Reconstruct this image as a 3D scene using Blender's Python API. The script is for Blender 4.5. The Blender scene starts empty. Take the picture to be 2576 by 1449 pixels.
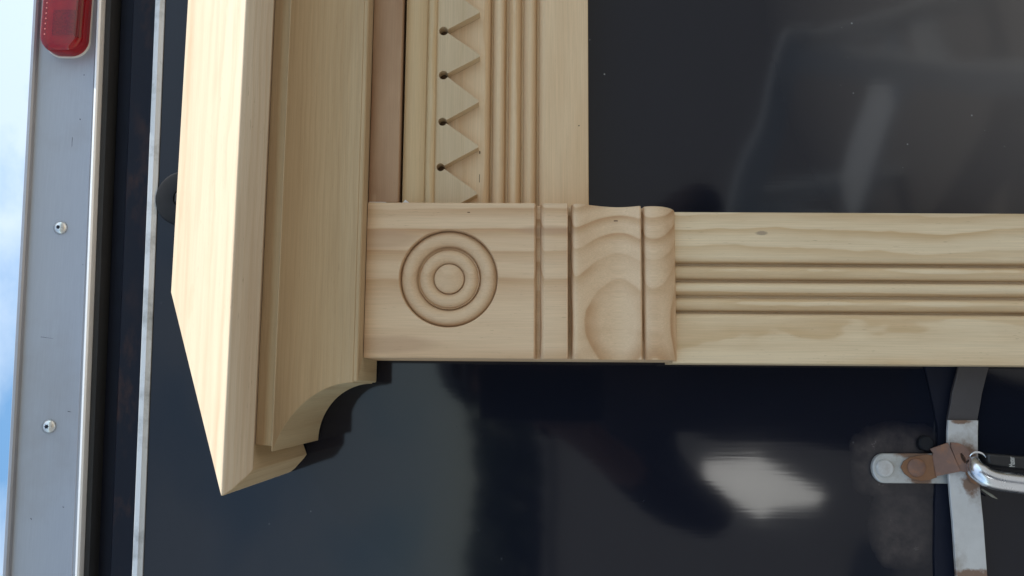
import bpy, bmesh, math, random
from mathutils import Matrix, Vector
random.seed(7)
scene = bpy.context.scene
C = scene.collection

# ------------------------------------------------------------------ units and frame
# The place is measured in "u" (1 u = 0.2419 mm): a runs to world left, b runs down, z runs
# out of the trailer door.  The phone was held on its side: world up is image left.
S = 0.0254 / 105.0
CAM_H = 1.62
DIST = 2100.0
def V(a, b, z):
    return Vector((-a * S, -z * S, CAM_H - b * S))

# ------------------------------------------------------------------ camera
def make_camera():
    W, H, F = 2576.0, 1449.0, 2100.0
    d = Vector((1310.0 - W / 2, -(985.0 - H / 2), -F)).normalized()
    r = Vector((1, -0.0075, 0)); r = (r - d * r.dot(d)).normalized()
    x = (-d).cross(r)
    M = Matrix((x, d, -r)).to_4x4()
    cam = bpy.data.cameras.new('camera'); o = bpy.data.objects.new('camera', cam); C.objects.link(o)
    o.matrix_world = Matrix.Translation(V(0, 0, DIST)) @ M
    cam.sensor_width = 36; cam.lens = 36 * F / W
    cam.clip_start = 0.01; cam.clip_end = 500
    scene.camera = o
make_camera()
scene.render.resolution_x = 1024; scene.render.resolution_y = 576

# ------------------------------------------------------------------ world, sun, exposure
SUN = Vector((0.62, -0.055, 0.78)).normalized()
EXPOSURE = 1.2
def make_world():
    w = bpy.data.worlds.new('World'); scene.world = w; w.use_nodes = True
    nt = w.node_tree; N = nt.nodes; L = nt.links; N.clear()
    out = N.new('ShaderNodeOutputWorld'); bg = N.new('ShaderNodeBackground')
    sky = N.new('ShaderNodeTexSky'); sky.sky_type = 'NISHITA'; sky.sun_disc = False
    sky.sun_elevation = math.asin(SUN.z); sky.sun_rotation = math.atan2(SUN.x, SUN.y)
    sky.air_density = 1.0; sky.dust_density = 0.6; sky.ozone_density = 2.5
    tc = N.new('ShaderNodeTexCoord')
    mp = N.new('ShaderNodeMapping'); mp.inputs['Scale'].default_value = (1.6, 1.6, 3.0)
    mp.inputs['Location'].default_value = (1.7, 0.5, 0.1)
    n = N.new('ShaderNodeTexNoise'); n.inputs['Scale'].default_value = 1.5
    n.inputs['Detail'].default_value = 7; n.inputs['Roughness'].default_value = 0.55
    rp = N.new('ShaderNodeValToRGB'); rp.color_ramp.elements[0].position = 0.36; rp.color_ramp.elements[1].position = 0.52
    mx = N.new('ShaderNodeMix'); mx.data_type = 'RGBA'
    L.new(tc.outputs['Generated'], mp.inputs[0]); L.new(mp.outputs[0], n.inputs['Vector'])
    L.new(n.outputs['Fac'], rp.inputs[0]); L.new(rp.outputs[0], mx.inputs[0])
    sc = N.new('ShaderNodeVectorMath'); sc.operation = 'SCALE'; sc.inputs['Scale'].default_value = 1.85
    L.new(sky.outputs[0], sc.inputs[0])
    tn = N.new('ShaderNodeVectorMath'); tn.operation = 'MULTIPLY'; tn.inputs[1].default_value = (0.93, 1.17, 1.14)
    L.new(sc.outputs[0], tn.inputs[0]); L.new(tn.outputs[0], mx.inputs[6])
    # clouds: lit by the sun, brighter towards it like the sky they float in
    cl = N.new('ShaderNodeVectorMath'); cl.operation = 'MULTIPLY_ADD'; cl.inputs[1].default_value = (0.97, 0.735, 0.635); cl.inputs[2].default_value = (4.5, 4.75, 5.0)
    L.new(tn.outputs[0], cl.inputs[0]); L.new(cl.outputs[0], mx.inputs[7]); L.new(mx.outputs[2], bg.inputs[0])
    bg.inputs[1].default_value = 0.05
    L.new(bg.outputs[0], out.inputs[0])
make_world()
def make_sun():
    l = bpy.data.lights.new('sun', 'SUN'); l.energy = 2.5; l.angle = math.radians(0.53); l.color = (1.0, 0.97, 0.92)
    o = bpy.data.objects.new('sun', l); C.objects.link(o)
    o.rotation_euler = SUN.to_track_quat('Z', 'Y').to_euler(); o.location = (2, 0, 6)
make_sun()
vs = scene.view_settings
vs.view_transform = 'Standard'; vs.look = 'None'; vs.gamma = 1.0; vs.use_curve_mapping = False
vs.exposure = EXPOSURE

# ------------------------------------------------------------------ object helpers
def finish(me, sharp=35):
    for p in me.polygons: p.use_smooth = True
    me.set_sharp_from_angle(angle=math.radians(sharp))
def mesh_obj(name, verts, faces, mat=None, parent=None, sharp=35, bevel=0, recalc=True):
    me = bpy.data.meshes.new(name)
    me.from_pydata([tuple(v) for v in verts], [], faces)
    if recalc:
        bm = bmesh.new(); bm.from_mesh(me); bmesh.ops.recalc_face_normals(bm, faces=bm.faces); bm.to_mesh(me); bm.free()
    finish(me, sharp)
    o = bpy.data.objects.new(name, me); C.objects.link(o)
    if mat: me.materials.append(mat)
    if parent: o.parent = parent
    if bevel:
        m = o.modifiers.new('bevel', 'BEVEL'); m.width = bevel * S; m.segments = 2; m.limit_method = 'ANGLE'
        m.angle_limit = math.radians(38); m.harden_normals = False
    return o
def tag(o, label=None, cat=None, group=None, kind=None):
    if label: o['label'] = label
    if cat: o['category'] = cat
    if group: o['group'] = group
    if kind: o['kind'] = kind
    return o
def empty(name, loc):
    o = bpy.data.objects.new(name, None); C.objects.link(o); o.location = loc; o.empty_display_size = 0.05
    return o
class MB:
    def __init__(s): s.v = []; s.f = []
    def add(s, vs_, fs_):
        n = len(s.v); s.v += list(vs_); s.f += [tuple(i + n for i in f) for f in fs_]
    def box(s, a0, a1, b0, b1, z0, z1, slope=0.0):
        P = [V(a, b + slope * a, z) for z in (z0, z1) for b in (b0, b1) for a in (a0, a1)]
        s.add(P, [(0, 1, 3, 2), (4, 6, 7, 5), (0, 4, 5, 1), (2, 3, 7, 6), (0, 2, 6, 4), (1, 5, 7, 3)])
    def prism(s, ring0, ring1, caps=True):
        n = len(ring0)
        fs_ = [(i, (i + 1) % n, n + (i + 1) % n, n + i) for i in range(n)]
        if caps: fs_ += [tuple(range(n)), tuple(range(2 * n - 1, n - 1, -1))]
        s.add(list(ring0) + list(ring1), fs_)
    def loft(s, rings, cap=True, closed=True):
        n = len(rings[0]); base = len(s.v)
        for r in rings: s.v += list(r)
        for k in range(len(rings) - 1):
            for i in range(n if closed else n - 1):
                j = (i + 1) % n
                s.f.append((base + k * n + i, base + k * n + j, base + (k + 1) * n + j, base + (k + 1) * n + i))
        if cap:
            s.f.append(tuple(base + i for i in range(n)))
            s.f.append(tuple(base + (len(rings) - 1) * n + i for i in range(n - 1, -1, -1)))
    def obj(s, name, mat, parent=None, sharp=35, bevel=0):
        return mesh_obj(name, s.v, s.f, mat, parent, sharp, bevel)

# ------------------------------------------------------------------ materials
def new_mat(name):
    m = bpy.data.materials.new(name); m.use_nodes = True
    nt = m.node_tree; b = nt.nodes['Principled BSDF']
    return m, nt, nt.nodes, nt.links, b
def mathn(N, L, op, a, b=None, c=None):
    n = N.new('ShaderNodeMath'); n.operation = op
    for i, x in enumerate((a, b, c)):
        if x is None: continue
        if isinstance(x, (int, float)): n.inputs[i].default_value = x
        else: L.new(x, n.inputs[i])
    return n.outputs[0]
def noise(N, L, vec, scale, detail=3, rough=0.5, dist=0.0):
    n = N.new('ShaderNodeTexNoise'); n.inputs['Scale'].default_value = scale
    n.inputs['Detail'].default_value = detail; n.inputs['Roughness'].default_value = rough
    n.inputs['Distortion'].default_value = dist
    L.new(vec, n.inputs['Vector']); return n.outputs['Fac']
def ramp(N, L, fac, stops):
    r = N.new('ShaderNodeValToRGB'); e = r.color_ramp.elements
    while len(e) < len(stops): e.new(0.5)
    for el, (p, c) in zip(e, stops):
        el.position = p
        el.color = (c, c, c, 1) if isinstance(c, (int, float)) else (*c, 1)
    L.new(fac, r.inputs[0]); return r.outputs[0]
def mixc(N, L, fac, a, b, blend='MIX'):
    n = N.new('ShaderNodeMix'); n.data_type = 'RGBA'; n.blend_type = blend
    if isinstance(fac, (int, float)): n.inputs[0].default_value = fac
    else: L.new(fac, n.inputs[0])
    for i, x in ((6, a), (7, b)):
        if isinstance(x, tuple): n.inputs[i].default_value = (*x, 1)
        else: L.new(x, n.inputs[i])
    return n.outputs[2]

def wood(name, axis, light, dark, spacing=9.0, centre=(0, 0), warp=3.0, seed=0.0, ring=0.8, fleck=0.5, tilt=0.0, rough=0.55):
    """pine: growth rings about an axis along the grain, so carved profiles cut them into loops"""
    light = (light[0], light[1] * 0.895, light[2] * 0.76); dark = (dark[0], dark[1] * 0.89, dark[2] * 0.75)
    m, nt, N, L, B = new_mat(name)
    tc = N.new('ShaderNodeTexCoord')
    mm = N.new('ShaderNodeVectorMath'); mm.operation = 'SCALE'; mm.inputs['Scale'].default_value = 1000.0
    L.new(tc.outputs['Object'], mm.inputs[0])
    sp = N.new('ShaderNodeSeparateXYZ'); L.new(mm.outputs[0], sp.inputs[0])
    order = {'X': (0, 1, 2), 'Y': (1, 0, 2), 'Z': (2, 1, 0)}[axis]
    g, c1, c2 = (sp.outputs[i] for i in order)          # along the grain, and two across
    def vec(sg, sc, off=0.0):
        cb = N.new('ShaderNodeCombineXYZ')
        L.new(mathn(N, L, 'MULTIPLY_ADD', g, sg, seed + off), cb.inputs[0])
        L.new(mathn(N, L, 'MULTIPLY', c1, sc), cb.inputs[1]); L.new(mathn(N, L, 'MULTIPLY', c2, sc), cb.inputs[2])
        return cb.outputs[0]
    w1 = mathn(N, L, 'MULTIPLY', mathn(N, L, 'SUBTRACT', noise(N, L, vec(0.012, 0.03), 1.0, 3, 0.55), 0.5), warp * 4)
    w2 = mathn(N, L, 'MULTIPLY', mathn(N, L, 'SUBTRACT', noise(N, L, vec(0.016, 0.03, 31.7), 1.0, 3, 0.55), 0.5), warp * 4)
    x1 = mathn(N, L, 'ADD', mathn(N, L, 'ADD', c1, -centre[0]), w1)
    x2 = mathn(N, L, 'ADD', mathn(N, L, 'ADD', c2, -centre[1]), w2)
    if tilt: x2 = mathn(N, L, 'MULTIPLY_ADD', g, tilt, x2)
    rad = mathn(N, L, 'SQRT', mathn(N, L, 'ADD', mathn(N, L, 'POWER', x1, 2.0), mathn(N, L, 'POWER', x2, 2.0)))
    fr = mathn(N, L, 'FRACT', mathn(N, L, 'DIVIDE', rad, spacing))
    band = ramp(N, L, fr, [(0.0, 0.25), (0.10, 0.0), (0.45, 0.05), (0.80, 0.75), (0.92, 1.0), (0.965, 0.9), (1.0, 0.25)])
    big = noise(N, L, vec(0.006, 0.05, 7.1), 1.0, 2)
    bandf = mathn(N, L, 'MULTIPLY', band, mathn(N, L, 'MULTIPLY', ramp(N, L, big, [(0.35, 0.35), (0.65, 1.0)]), ring))
    col = mixc(N, L, bandf, light, dark)
    fib = noise(N, L, vec(0.03, 2.2, 3.3), 1.0, 4, 0.65)
    col = mixc(N, L, 1.0, col, ramp(N, L, fib, [(0.25, 0.86), (0.75, 1.08)]), 'MULTIPLY')
    tone = noise(N, L, vec(0.008, 0.10, 17.0), 1.0, 3)
    col = mixc(N, L, ramp(N, L, tone, [(0.45, 0.0), (0.75, 0.35)]), col, tuple(d * 0.9 for d in dark))
    fl = noise(N, L, vec(0.16, 2.6, 57.0), 1.0, 2, 0.5)
    patch = noise(N, L, vec(0.02, 0.12, 91.0), 1.0, 2)
    flf = mathn(N, L, 'MULTIPLY', ramp(N, L, fl, [(0.68, 0.0), (0.76, 1.0)]), ramp(N, L, patch, [(0.42, 0.0), (0.62, fleck)]))
    col = mixc(N, L, flf, col, (0.16, 0.09, 0.045))
    L.new(col, B.inputs['Base Color'])
    B.inputs['Roughness'].default_value = rough
    B.inputs['Specular IOR Level'].default_value = 0.25
    bp = N.new('ShaderNodeBump'); bp.inputs['Strength'].default_value = 0.25; bp.inputs['Distance'].default_value = 0.0002
    L.new(mathn(N, L, 'SUBTRACT', mathn(N, L, 'ADD', fib, mathn(N, L, 'MULTIPLY', band, 0.25)), flf), bp.inputs['Height'])
    L.new(bp.outputs[0], B.inputs['Normal'])
    return m

PINE_L, PINE_D = (0.66, 0.55, 0.40), (0.50, 0.335, 0.195)
POP_L, POP_D = (0.55, 0.45, 0.31), (0.43, 0.31, 0.185)
M_COVE = wood('wood_cove', 'X', POP_L, POP_D, 3.6, (160, 1500), 1.6, 2.0, 0.36, 0.35)
M_COVE_R = wood('wood_cove_return', 'Y', (0.60, 0.54, 0.39), POP_D, 9, (30, 1690), 2.5, 8.0, 0.4, 0.2)
M_CAP = wood('wood_cap', 'X', (0.66, 0.58, 0.475), (0.49, 0.345, 0.22), 3.4, (160, 1500), 1.4, 4.0, 0.35, 0.8)
M_CAP_R = wood('wood_cap_return', 'Y', (0.64, 0.54, 0.38), (0.52, 0.40, 0.25), 6.0, (20, 1690), 2.0, 14.0, 0.5, 0.3)
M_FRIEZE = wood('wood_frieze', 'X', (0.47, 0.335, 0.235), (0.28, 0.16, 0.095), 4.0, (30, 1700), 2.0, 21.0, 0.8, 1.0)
M_TRIM = wood('wood_trim', 'X', (0.64, 0.53, 0.36), (0.58, 0.40, 0.21), 7.0, (-90, 1640), 1.2, 11.0, 0.7, 0.2)
M_TOOTH = wood('wood_tooth', 'X', (0.62, 0.525, 0.385), (0.53, 0.435, 0.30), 8.0, (-90, 1700), 1.5, 13.0, 0.5, 0.1)
M_HCASE = wood('wood_header_casing', 'X', (0.74, 0.60, 0.43), (0.64, 0.455, 0.275), 8.0, (50, 1600), 1.8, 5.0, 0.75, 0.4)
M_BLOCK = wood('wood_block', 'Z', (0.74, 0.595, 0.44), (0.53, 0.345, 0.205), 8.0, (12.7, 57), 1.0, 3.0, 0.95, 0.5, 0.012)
M_ROS = wood('wood_rosette', 'Z', (0.71, 0.565, 0.415), (0.56, 0.38, 0.24), 8.0, (12.7, 57), 1.0, 3.0, 0.35, 0.6, 0.012)
M_PILA = wood('wood_pilaster', 'Z', (0.77, 0.665, 0.50), (0.58, 0.42, 0.245), 6.8, (34, 55), 2.0, 41.0, 0.85, 0.8, 0.01)

def metal(name, base, rough, metallic=0.9, streak=(1, 1, 1), var=0.15, dirt=None, dirtamt=0.0, scale=60.0):
    m, nt, N, L, B = new_mat(name)
    tc = N.new('ShaderNodeTexCoord'); mp = N.new('ShaderNodeMapping'); mp.inputs['Scale'].default_value = streak
    L.new(tc.outputs['Object'], mp.inputs[0])
    n = noise(N, L, mp.outputs[0], scale, 5, 0.6)
    col = mixc(N, L, n, tuple(c * (1 - var) for c in base), tuple(min(1, c * (1 + var)) for c in base))
    if dirt:
        d = noise(N, L, tc.outputs['Object'], scale * 0.5, 6, 0.65)
        df = ramp(N, L, d, [(0.5, 0.0), (0.68, dirtamt)])
        col = mixc(N, L, df, col, dirt)
        L.new(mathn(N, L, 'MULTIPLY', mathn(N, L, 'SUBTRACT', 1.0, df), metallic), B.inputs['Metallic'])
    else: B.inputs['Metallic'].default_value = metallic
    L.new(col, B.inputs['Base Color'])
    L.new(mathn(N, L, 'MULTIPLY_ADD', n, 0.25, rough - 0.12), B.inputs['Roughness'])
    return m
M_ALU = metal('mill_aluminium', (0.365, 0.375, 0.405), 0.50, 0.55, (3, 1, 90), 0.16, (0.24, 0.23, 0.225), 0.45, 14.0)
M_LIP = metal('door_edge_aluminium', (0.62, 0.65, 0.68), 0.5, 0.15, (4, 1, 40), 0.12, (0.12, 0.13, 0.13), 0.7, 55.0)
M_LIPW = metal('header_edge_aluminium', (0.85, 0.85, 0.84), 0.4, 0.35, (4, 1, 40), 0.05)
M_SCREW = metal('zinc_screw', (0.62, 0.64, 0.64), 0.30, 0.95, (1, 1, 1), 0.1, (0.2, 0.19, 0.17), 0.4, 300.0)
M_GALV = metal('galvanised_steel', (0.58, 0.58, 0.57), 0.5, 0.3, (1, 1, 1), 0.2, (0.25, 0.20, 0.15), 0.75, 90.0)
M_PLATE = metal('dusty_zinc', (0.48, 0.48, 0.46), 0.55, 0.35, (1, 1, 1), 0.22, (0.22, 0.19, 0.15), 0.7, 120.0)
M_RUST = metal('rusted_steel', (0.20, 0.115, 0.085), 0.7, 0.2, (1, 1, 1), 0.35, (0.33, 0.13, 0.04), 0.7, 160.0)
M_RUST2 = metal('orange_rust', (0.22, 0.105, 0.05), 0.75, 0.05, (1, 1, 1), 0.35, (0.14, 0.08, 0.05), 0.8, 200.0)
def rust_shade_patch(m, spots, colour=(0.19, 0.10, 0.055), amount=0.9, wob=2.6, wscale=150.0):
    nt = m.node_tree; N = nt.nodes; L = nt.links; B = N['Principled BSDF']
    tc = N.new('ShaderNodeTexCoord'); s_ = N.new('ShaderNodeSeparateXYZ'); L.new(tc.outputs['Object'], s_.inputs[0])
    A = mathn(N, L, 'DIVIDE', s_.outputs[0], -S * 0.975); Bc = mathn(N, L, 'DIVIDE', mathn(N, L, 'SUBTRACT', CAM_H, s_.outputs[2]), S * 0.975)
    w = mathn(N, L, 'MULTIPLY', mathn(N, L, 'SUBTRACT', noise(N, L, tc.outputs['Object'], wscale, 5, 0.7), 0.5), wob)
    tot = None
    for ca, cb, ra, rb in spots:
        d = mathn(N, L, 'ADD', mathn(N, L, 'POWER', mathn(N, L, 'DIVIDE', mathn(N, L, 'SUBTRACT', A, ca), ra), 2.0), mathn(N, L, 'POWER', mathn(N, L, 'DIVIDE', mathn(N, L, 'SUBTRACT', Bc, cb), rb), 2.0))
        f = ramp(N, L, mathn(N, L, 'ADD', d, w), [(0.35, amount), (1.0, 0.0)])
        tot = f if tot is None else mathn(N, L, 'MAXIMUM', tot, f)
    old = B.inputs['Base Color'].links[0].from_socket
    L.new(mixc(N, L, tot, old, colour), B.inputs['Base Color'])
rust_shade_patch(M_GALV, [(222, 1118, 32, 30), (66, 1100, 7, 30), (436, 1110, 16, 60), (150, 1110, 40, 30)])
rust_shade_patch(M_PLATE, [(150, 990, 12, 50), (214, 1000, 14, 40)])
# small knot on the pilaster; brown heartwood on the block with crown shade painted in
rust_shade_patch(M_PILA, [(-394, 594, 6.2, 17.4)], (0.30, 0.22, 0.15), 0.75, 1.2, 300.0)
rust_shade_patch(M_BLOCK, [(-359, -338, 26.7, 112.8), (-108, -328, 22.6, 153.8), (-382, 62, 14.4, 82.1)], (0.50, 0.315, 0.19), 0.6, 0.7, 40.0)
M_CHROME = metal('shackle_steel', (0.72, 0.76, 0.82), 0.26, 1.0, (1, 1, 1), 0.04)
M_BLACKBAR = metal('black_bar', (0.055, 0.050, 0.052), 0.4, 0.0, (1, 1, 1), 0.2)
def plain(name, col, rough, spec=0.5, var=0.2, scale=80.0, metallic=0.0):
    m, nt, N, L, B = new_mat(name)
    tc = N.new('ShaderNodeTexCoord'); n = noise(N, L, tc.outputs['Object'], scale, 4, 0.6)
    L.new(mixc(N, L, n, tuple(c * (1 - var) for c in col), tuple(c * (1 + var) for c in col)), B.inputs['Base Color'])
    B.inputs['Roughness'].default_value = rough; B.inputs['Specular IOR Level'].default_value = spec
    B.inputs['Metallic'].default_value = metallic
    return m
M_RUBBER = plain('black_rubber', (0.012, 0.013, 0.016), 0.6, 0.2, 0.5, 120.0)
M_GASKET = plain('grey_gasket', (0.035, 0.037, 0.04), 0.7, 0.2)
M_DARK = plain('dark_recess_and_reflection', (0.008, 0.010, 0.020), 0.6, 0.2)
M_BODY = plain('trailer_skin', (0.012, 0.015, 0.028), 0.35, 0.5)
M_LOCK = plain('black_vinyl', (0.018, 0.018, 0.019), 0.35, 0.5, 0.15)
M_TEXT = plain('silver_print', (0.62, 0.60, 0.55), 0.5, 0.3, 0.1)
M_CAULK = plain('white_filler', (0.78, 0.76, 0.72), 0.7, 0.2, 0.1)
M_FILLER = plain('pale_filler', (0.70, 0.585, 0.43), 0.8, 0.2, 0.1)
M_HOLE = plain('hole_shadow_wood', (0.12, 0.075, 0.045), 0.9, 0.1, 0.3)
M_STRAW = plain('dry_straw', (0.30, 0.28, 0.22), 0.8, 0.2)

def frame_paint():
    m, nt, N, L, B = new_mat('frame_paint')
    tc = N.new('ShaderNodeTexCoord')
    mp = N.new('ShaderNodeMapping'); mp.inputs['Scale'].default_value = (0.45, 1, 1); L.new(tc.outputs['Object'], mp.inputs[0])
    n = noise(N, L, mp.outputs[0], 70.0, 6, 0.65)
    n2 = noise(N, L, mp.outputs[0], 14.0, 4, 0.6)
    f = mathn(N, L, 'MULTIPLY', ramp(N, L, n, [(0.5, 0.0), (0.7, 1.0)]), ramp(N, L, n2, [(0.45, 0.1), (0.65, 0.9)]))
    col = mixc(N, L, f, (0.007, 0.009, 0.017), (0.075, 0.035, 0.022))
    L.new(col, B.inputs['Base Color']); B.inputs['Roughness'].default_value = 0.55; B.inputs['Specular IOR Level'].default_value = 0.18
    return m
M_FRAME = frame_paint()

def door_paint():
    m, nt, N, L, B = new_mat('door_paint')
    tc = N.new('ShaderNodeTexCoord'); obj = tc.outputs['Object']
    base = (0.0070, 0.0085, 0.0150)
    col = mixc(N, L, noise(N, L, obj, 3.0, 3), tuple(c * 0.9 for c in base), tuple(c * 1.1 for c in base))
    # specks of dust
    vo = N.new('ShaderNodeTexVoronoi'); vo.inputs['Scale'].default_value = 75.0; L.new(obj, vo.inputs['Vector'])
    big = noise(N, L, obj, 9.0, 2)
    sp = mathn(N, L, 'MULTIPLY', ramp(N, L, vo.outputs['Distance'], [(0.025, 1.0), (0.055, 0.0)]), ramp(N, L, big, [(0.52, 0.0), (0.66, 0.8)]))
    col = mixc(N, L, sp, col, (0.35, 0.36, 0.36))
    # soft grey-brown patches around the latch (shape of their own, fixed to the door)
    s = N.new('ShaderNodeSeparateXYZ'); L.new(obj, s.inputs[0])
    A = mathn(N, L, 'DIVIDE', s.outputs[0], -S * 0.975)
    Bc = mathn(N, L, 'DIVIDE', mathn(N, L, 'SUBTRACT', CAM_H, s.outputs[2]), S * 0.975)
    wv = mathn(N, L, 'MULTIPLY', mathn(N, L, 'SUBTRACT', noise(N, L, obj, 60.0, 5, 0.6), 0.5), 60.0)
    def patch(ca, cb, ra, rb, soft):
        da = mathn(N, L, 'DIVIDE', mathn(N, L, 'SUBTRACT', A, ca), ra); db = mathn(N, L, 'DIVIDE', mathn(N, L, 'SUBTRACT', Bc, cb), rb)
        r = mathn(N, L, 'ADD', mathn(N, L, 'POWER', mathn(N, L, 'ABSOLUTE', da), 3.0), mathn(N, L, 'POWER', mathn(N, L, 'ABSOLUTE', db), 3.0))
        r = mathn(N, L, 'ADD', r, mathn(N, L, 'MULTIPLY', wv, 0.022))
        return ramp(N, L, r, [(1.0 - soft, 1.0), (1.0, 0.0)])
    d1 = patch(168, 955, 100, 122, 0.8); d2 = patch(330, 960, 105, 86, 0.9)
    sc = noise(N, L, obj, 110.0, 6, 0.7)
    dd = mathn(N, L, 'MULTIPLY', mathn(N, L, 'MAXIMUM', d1, d2), ramp(N, L, sc, [(0.25, 0.15), (0.8, 0.8)]))
    col = mixc(N, L, mathn(N, L, 'MULTIPLY', dd, 0.6), col, (0.105, 0.085, 0.078))
    # brown tint painted in for the ground's reflection, strongest low on the door
    fa = mathn(N, L, 'DIVIDE', mathn(N, L, 'SUBTRACT', A, -1100.0), 1300.0); fb = mathn(N, L, 'DIVIDE', mathn(N, L, 'SUBTRACT', Bc, 2000.0), 1350.0)
    fr_ = mathn(N, L, 'ADD', mathn(N, L, 'MULTIPLY', fa, fa), mathn(N, L, 'MULTIPLY', fb, fb))
    refl_tint = mathn(N, L, 'MULTIPLY', ramp(N, L, fr_, [(0.2, 1.0), (1.0, 0.0)]), ramp(N, L, noise(N, L, obj, 1.6, 1), [(0.2, 0.75), (0.8, 1.0)]))
    col = mixc(N, L, mathn(N, L, 'MULTIPLY', refl_tint, 0.65), col, (0.165, 0.138, 0.118))
    L.new(col, B.inputs['Base Color'])
    L.new(mathn(N, L, 'MULTIPLY_ADD', dd, 0.35, 0.065), B.inputs['Roughness'])
    B.inputs['IOR'].default_value = 1.42
    mp = N.new('ShaderNodeMapping'); mp.inputs['Scale'].default_value = (260, 1, 12); L.new(obj, mp.inputs[0])
    fine = noise(N, L, mp.outputs[0], 1.0, 3)
    wave = noise(N, L, obj, 5.0, 2)
    bp = N.new('ShaderNodeBump'); bp.inputs['Strength'].default_value = 0.2; bp.inputs['Distance'].default_value = 0.0002
    L.new(mathn(N, L, 'MULTIPLY_ADD', wave, 26.0, mathn(N, L, 'MULTIPLY', fine, 0.25)), bp.inputs['Height']); L.new(bp.outputs[0], B.inputs['Normal'])
    return m
M_DOOR = door_paint()

# ================================================================== SETTING (only what lights and mirrors in the paint)
def ground():
    m, nt, N, L, B = new_mat('gravel_ground')
    tc = N.new('ShaderNodeTexCoord'); o = tc.outputs['Object']
    n = noise(N, L, o, 1.2, 5, 0.6); n2 = noise(N, L, o, 30.0, 6, 0.7)
    col = mixc(N, L, n, (0.19, 0.17, 0.145), (0.29, 0.265, 0.235))
    col = mixc(N, L, 0.5, col, ramp(N, L, n2, [(0.3, (0.135, 0.125, 0.11)), (0.7, (0.31, 0.29, 0.265))]))
    L.new(col, B.inputs['Base Color']); B.inputs['Roughness'].default_value = 0.95
    g = mesh_obj('ground', [(-150, -150, 0), (150, -150, 0), (150, 150, 0), (-150, 150, 0)], [(0, 1, 2, 3)], m)
    tag(g, kind='structure')
ground()
def treeline():
    m, nt, N, L, B = new_mat('foliage')
    tc = N.new('ShaderNodeTexCoord')
    L.new(ramp(N, L, noise(N, L, tc.outputs['Object'], 1.5, 3), [(0.3, (0.025, 0.045, 0.018)), (0.7, (0.07, 0.10, 0.04))]), B.inputs['Base Color'])
    B.inputs['Roughness'].default_value = 0.7
    rnd = random.Random(3); mb = MB()
    for k in range(12000):
        ang = rnd.uniform(-1.25, 1.25); R = rnd.uniform(40, 48)
        x = R * math.sin(ang); y = -R * math.cos(ang)
        h = 4.2 + 0.5 * math.sin(x * 0.25) + 0.3 * math.sin(x * 0.7 + 1)
        z = rnd.uniform(0.1, 1) ** 0.8 * h
        s = rnd.uniform(0.25, 0.6)
        n = Vector((rnd.gauss(0, 1), rnd.gauss(0, 1), rnd.gauss(0.6, 1))).normalized()
        t = n.orthogonal().normalized(); u = n.cross(t); c = Vector((x, y, z))
        mb.add([c + t * s, c + u * s * 0.6, c - t * s, c - u * s * 0.6], [(0, 1, 2, 3)])
    o = mesh_obj('treeline', mb.v, mb.f, m, recalc=False); tag(o, kind='stuff')
treeline()

# ================================================================== TRAILER
KT, KZ = 0.975, 54.0                          # the door lies just behind the back of the surround
V_wood = V
def V(a, b, z):
    return V_wood(a * KT, b * KT, z + KZ)
SL = 0.024                                   # the trailer's lines run 1.4 degrees off the surround's
A0, A1 = -4200, 2400
trailer = empty('enclosed_trailer', V(0, 6600, -300))
trailer.location.z = 0
tag(trailer, 'dark navy trailer rear with aluminium header trim and glossy door behind the wood', 'trailer')
def par(o):
    o.parent = trailer; o.matrix_parent_inverse = trailer_inv; return o
bpy.context.view_layer.update()
trailer_inv = trailer.matrix_world.inverted()

def strip(name, prof, mat, parent=None, bevel=0, slope=SL, a0=A0, a1=A1, sharp=35, closed=True):
    """a length of extrusion: prof = [(b, z)] swept along the trailer's width"""
    mb = MB()
    r0 = [V(a0, b + slope * a0, z) for b, z in prof]; r1 = [V(a1, b + slope * a1, z) for b, z in prof]
    mb.prism(r0, r1)
    o = mb.obj(name, mat, None, sharp, bevel)
    if parent is None: par(o)
    else: o.parent = parent
    return o
# body behind everything
body = MB(); body.box(A0, A1, -1296, 5200, -6000, -150, SL); par(body.obj('trailer_body', M_BODY))
# header trim: extruded rail with a raised upper flange
rail = strip('header_rail', [(-1306, -145), (-1306, -48), (-1303, -44), (-1296, -44), (-1292, -48), (-1291, -59), (-1284, -61),
                             (-1146, -61), (-1139, -59.5), (-1137, -62), (-1128, -62), (-1128, -145)], M_ALU, slope=0.027)
strip('rail_edge', [(-1128, -70), (-1128, -52), (-1125, -47), (-1120, -46), (-1116, -49), (-1114, -56), (-1114, -70)], M_LIPW, rail, slope=0.0315)
rail_edge = None
strip('header_gasket', [(-1113, -140), (-1113, -66), (-1103, -72), (-1103, -140)], M_GASKET, slope=0.030)
strip('frame_recess', [(-1102, -149), (-1102, -120), (-1052, -120), (-1052, -149)], M_DARK, slope=0.026)
strip('frame_tube', [(-1052, -148), (-1052, -84), (-1048, -79), (-986, -79), (-982, -84), (-982, -148)], M_FRAME, slope=0.025)
# the door with its edge trim
dm = MB(); dm.box(A0 + 60, A1 - 60, -956, 5000, -110, -60, 0.0225)
door = par(dm.obj('rear_door', M_DOOR))
strip('door_edge_trim', [(-980, -112), (-980, -52), (-978, -49), (-966, -49), (-964, -51), (-956, -56), (-956, -112)], M_LIP, door, slope=0.0215)

def disc(name, a, b, z0, prof, mat, parent, seg=48, sharp=30):
    """turned piece: prof = [(radius, height)] from rim to centre"""
    rings = [[V(a + r * math.cos(2 * math.pi * i / seg), b + r * math.sin(2 * math.pi * i / seg), z0 + h) for i in range(seg)] for r, h in prof]
    mb = MB(); mb.loft(rings)
    o = mb.obj(name, mat, None, sharp)
    o.parent = parent
    return o
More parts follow.
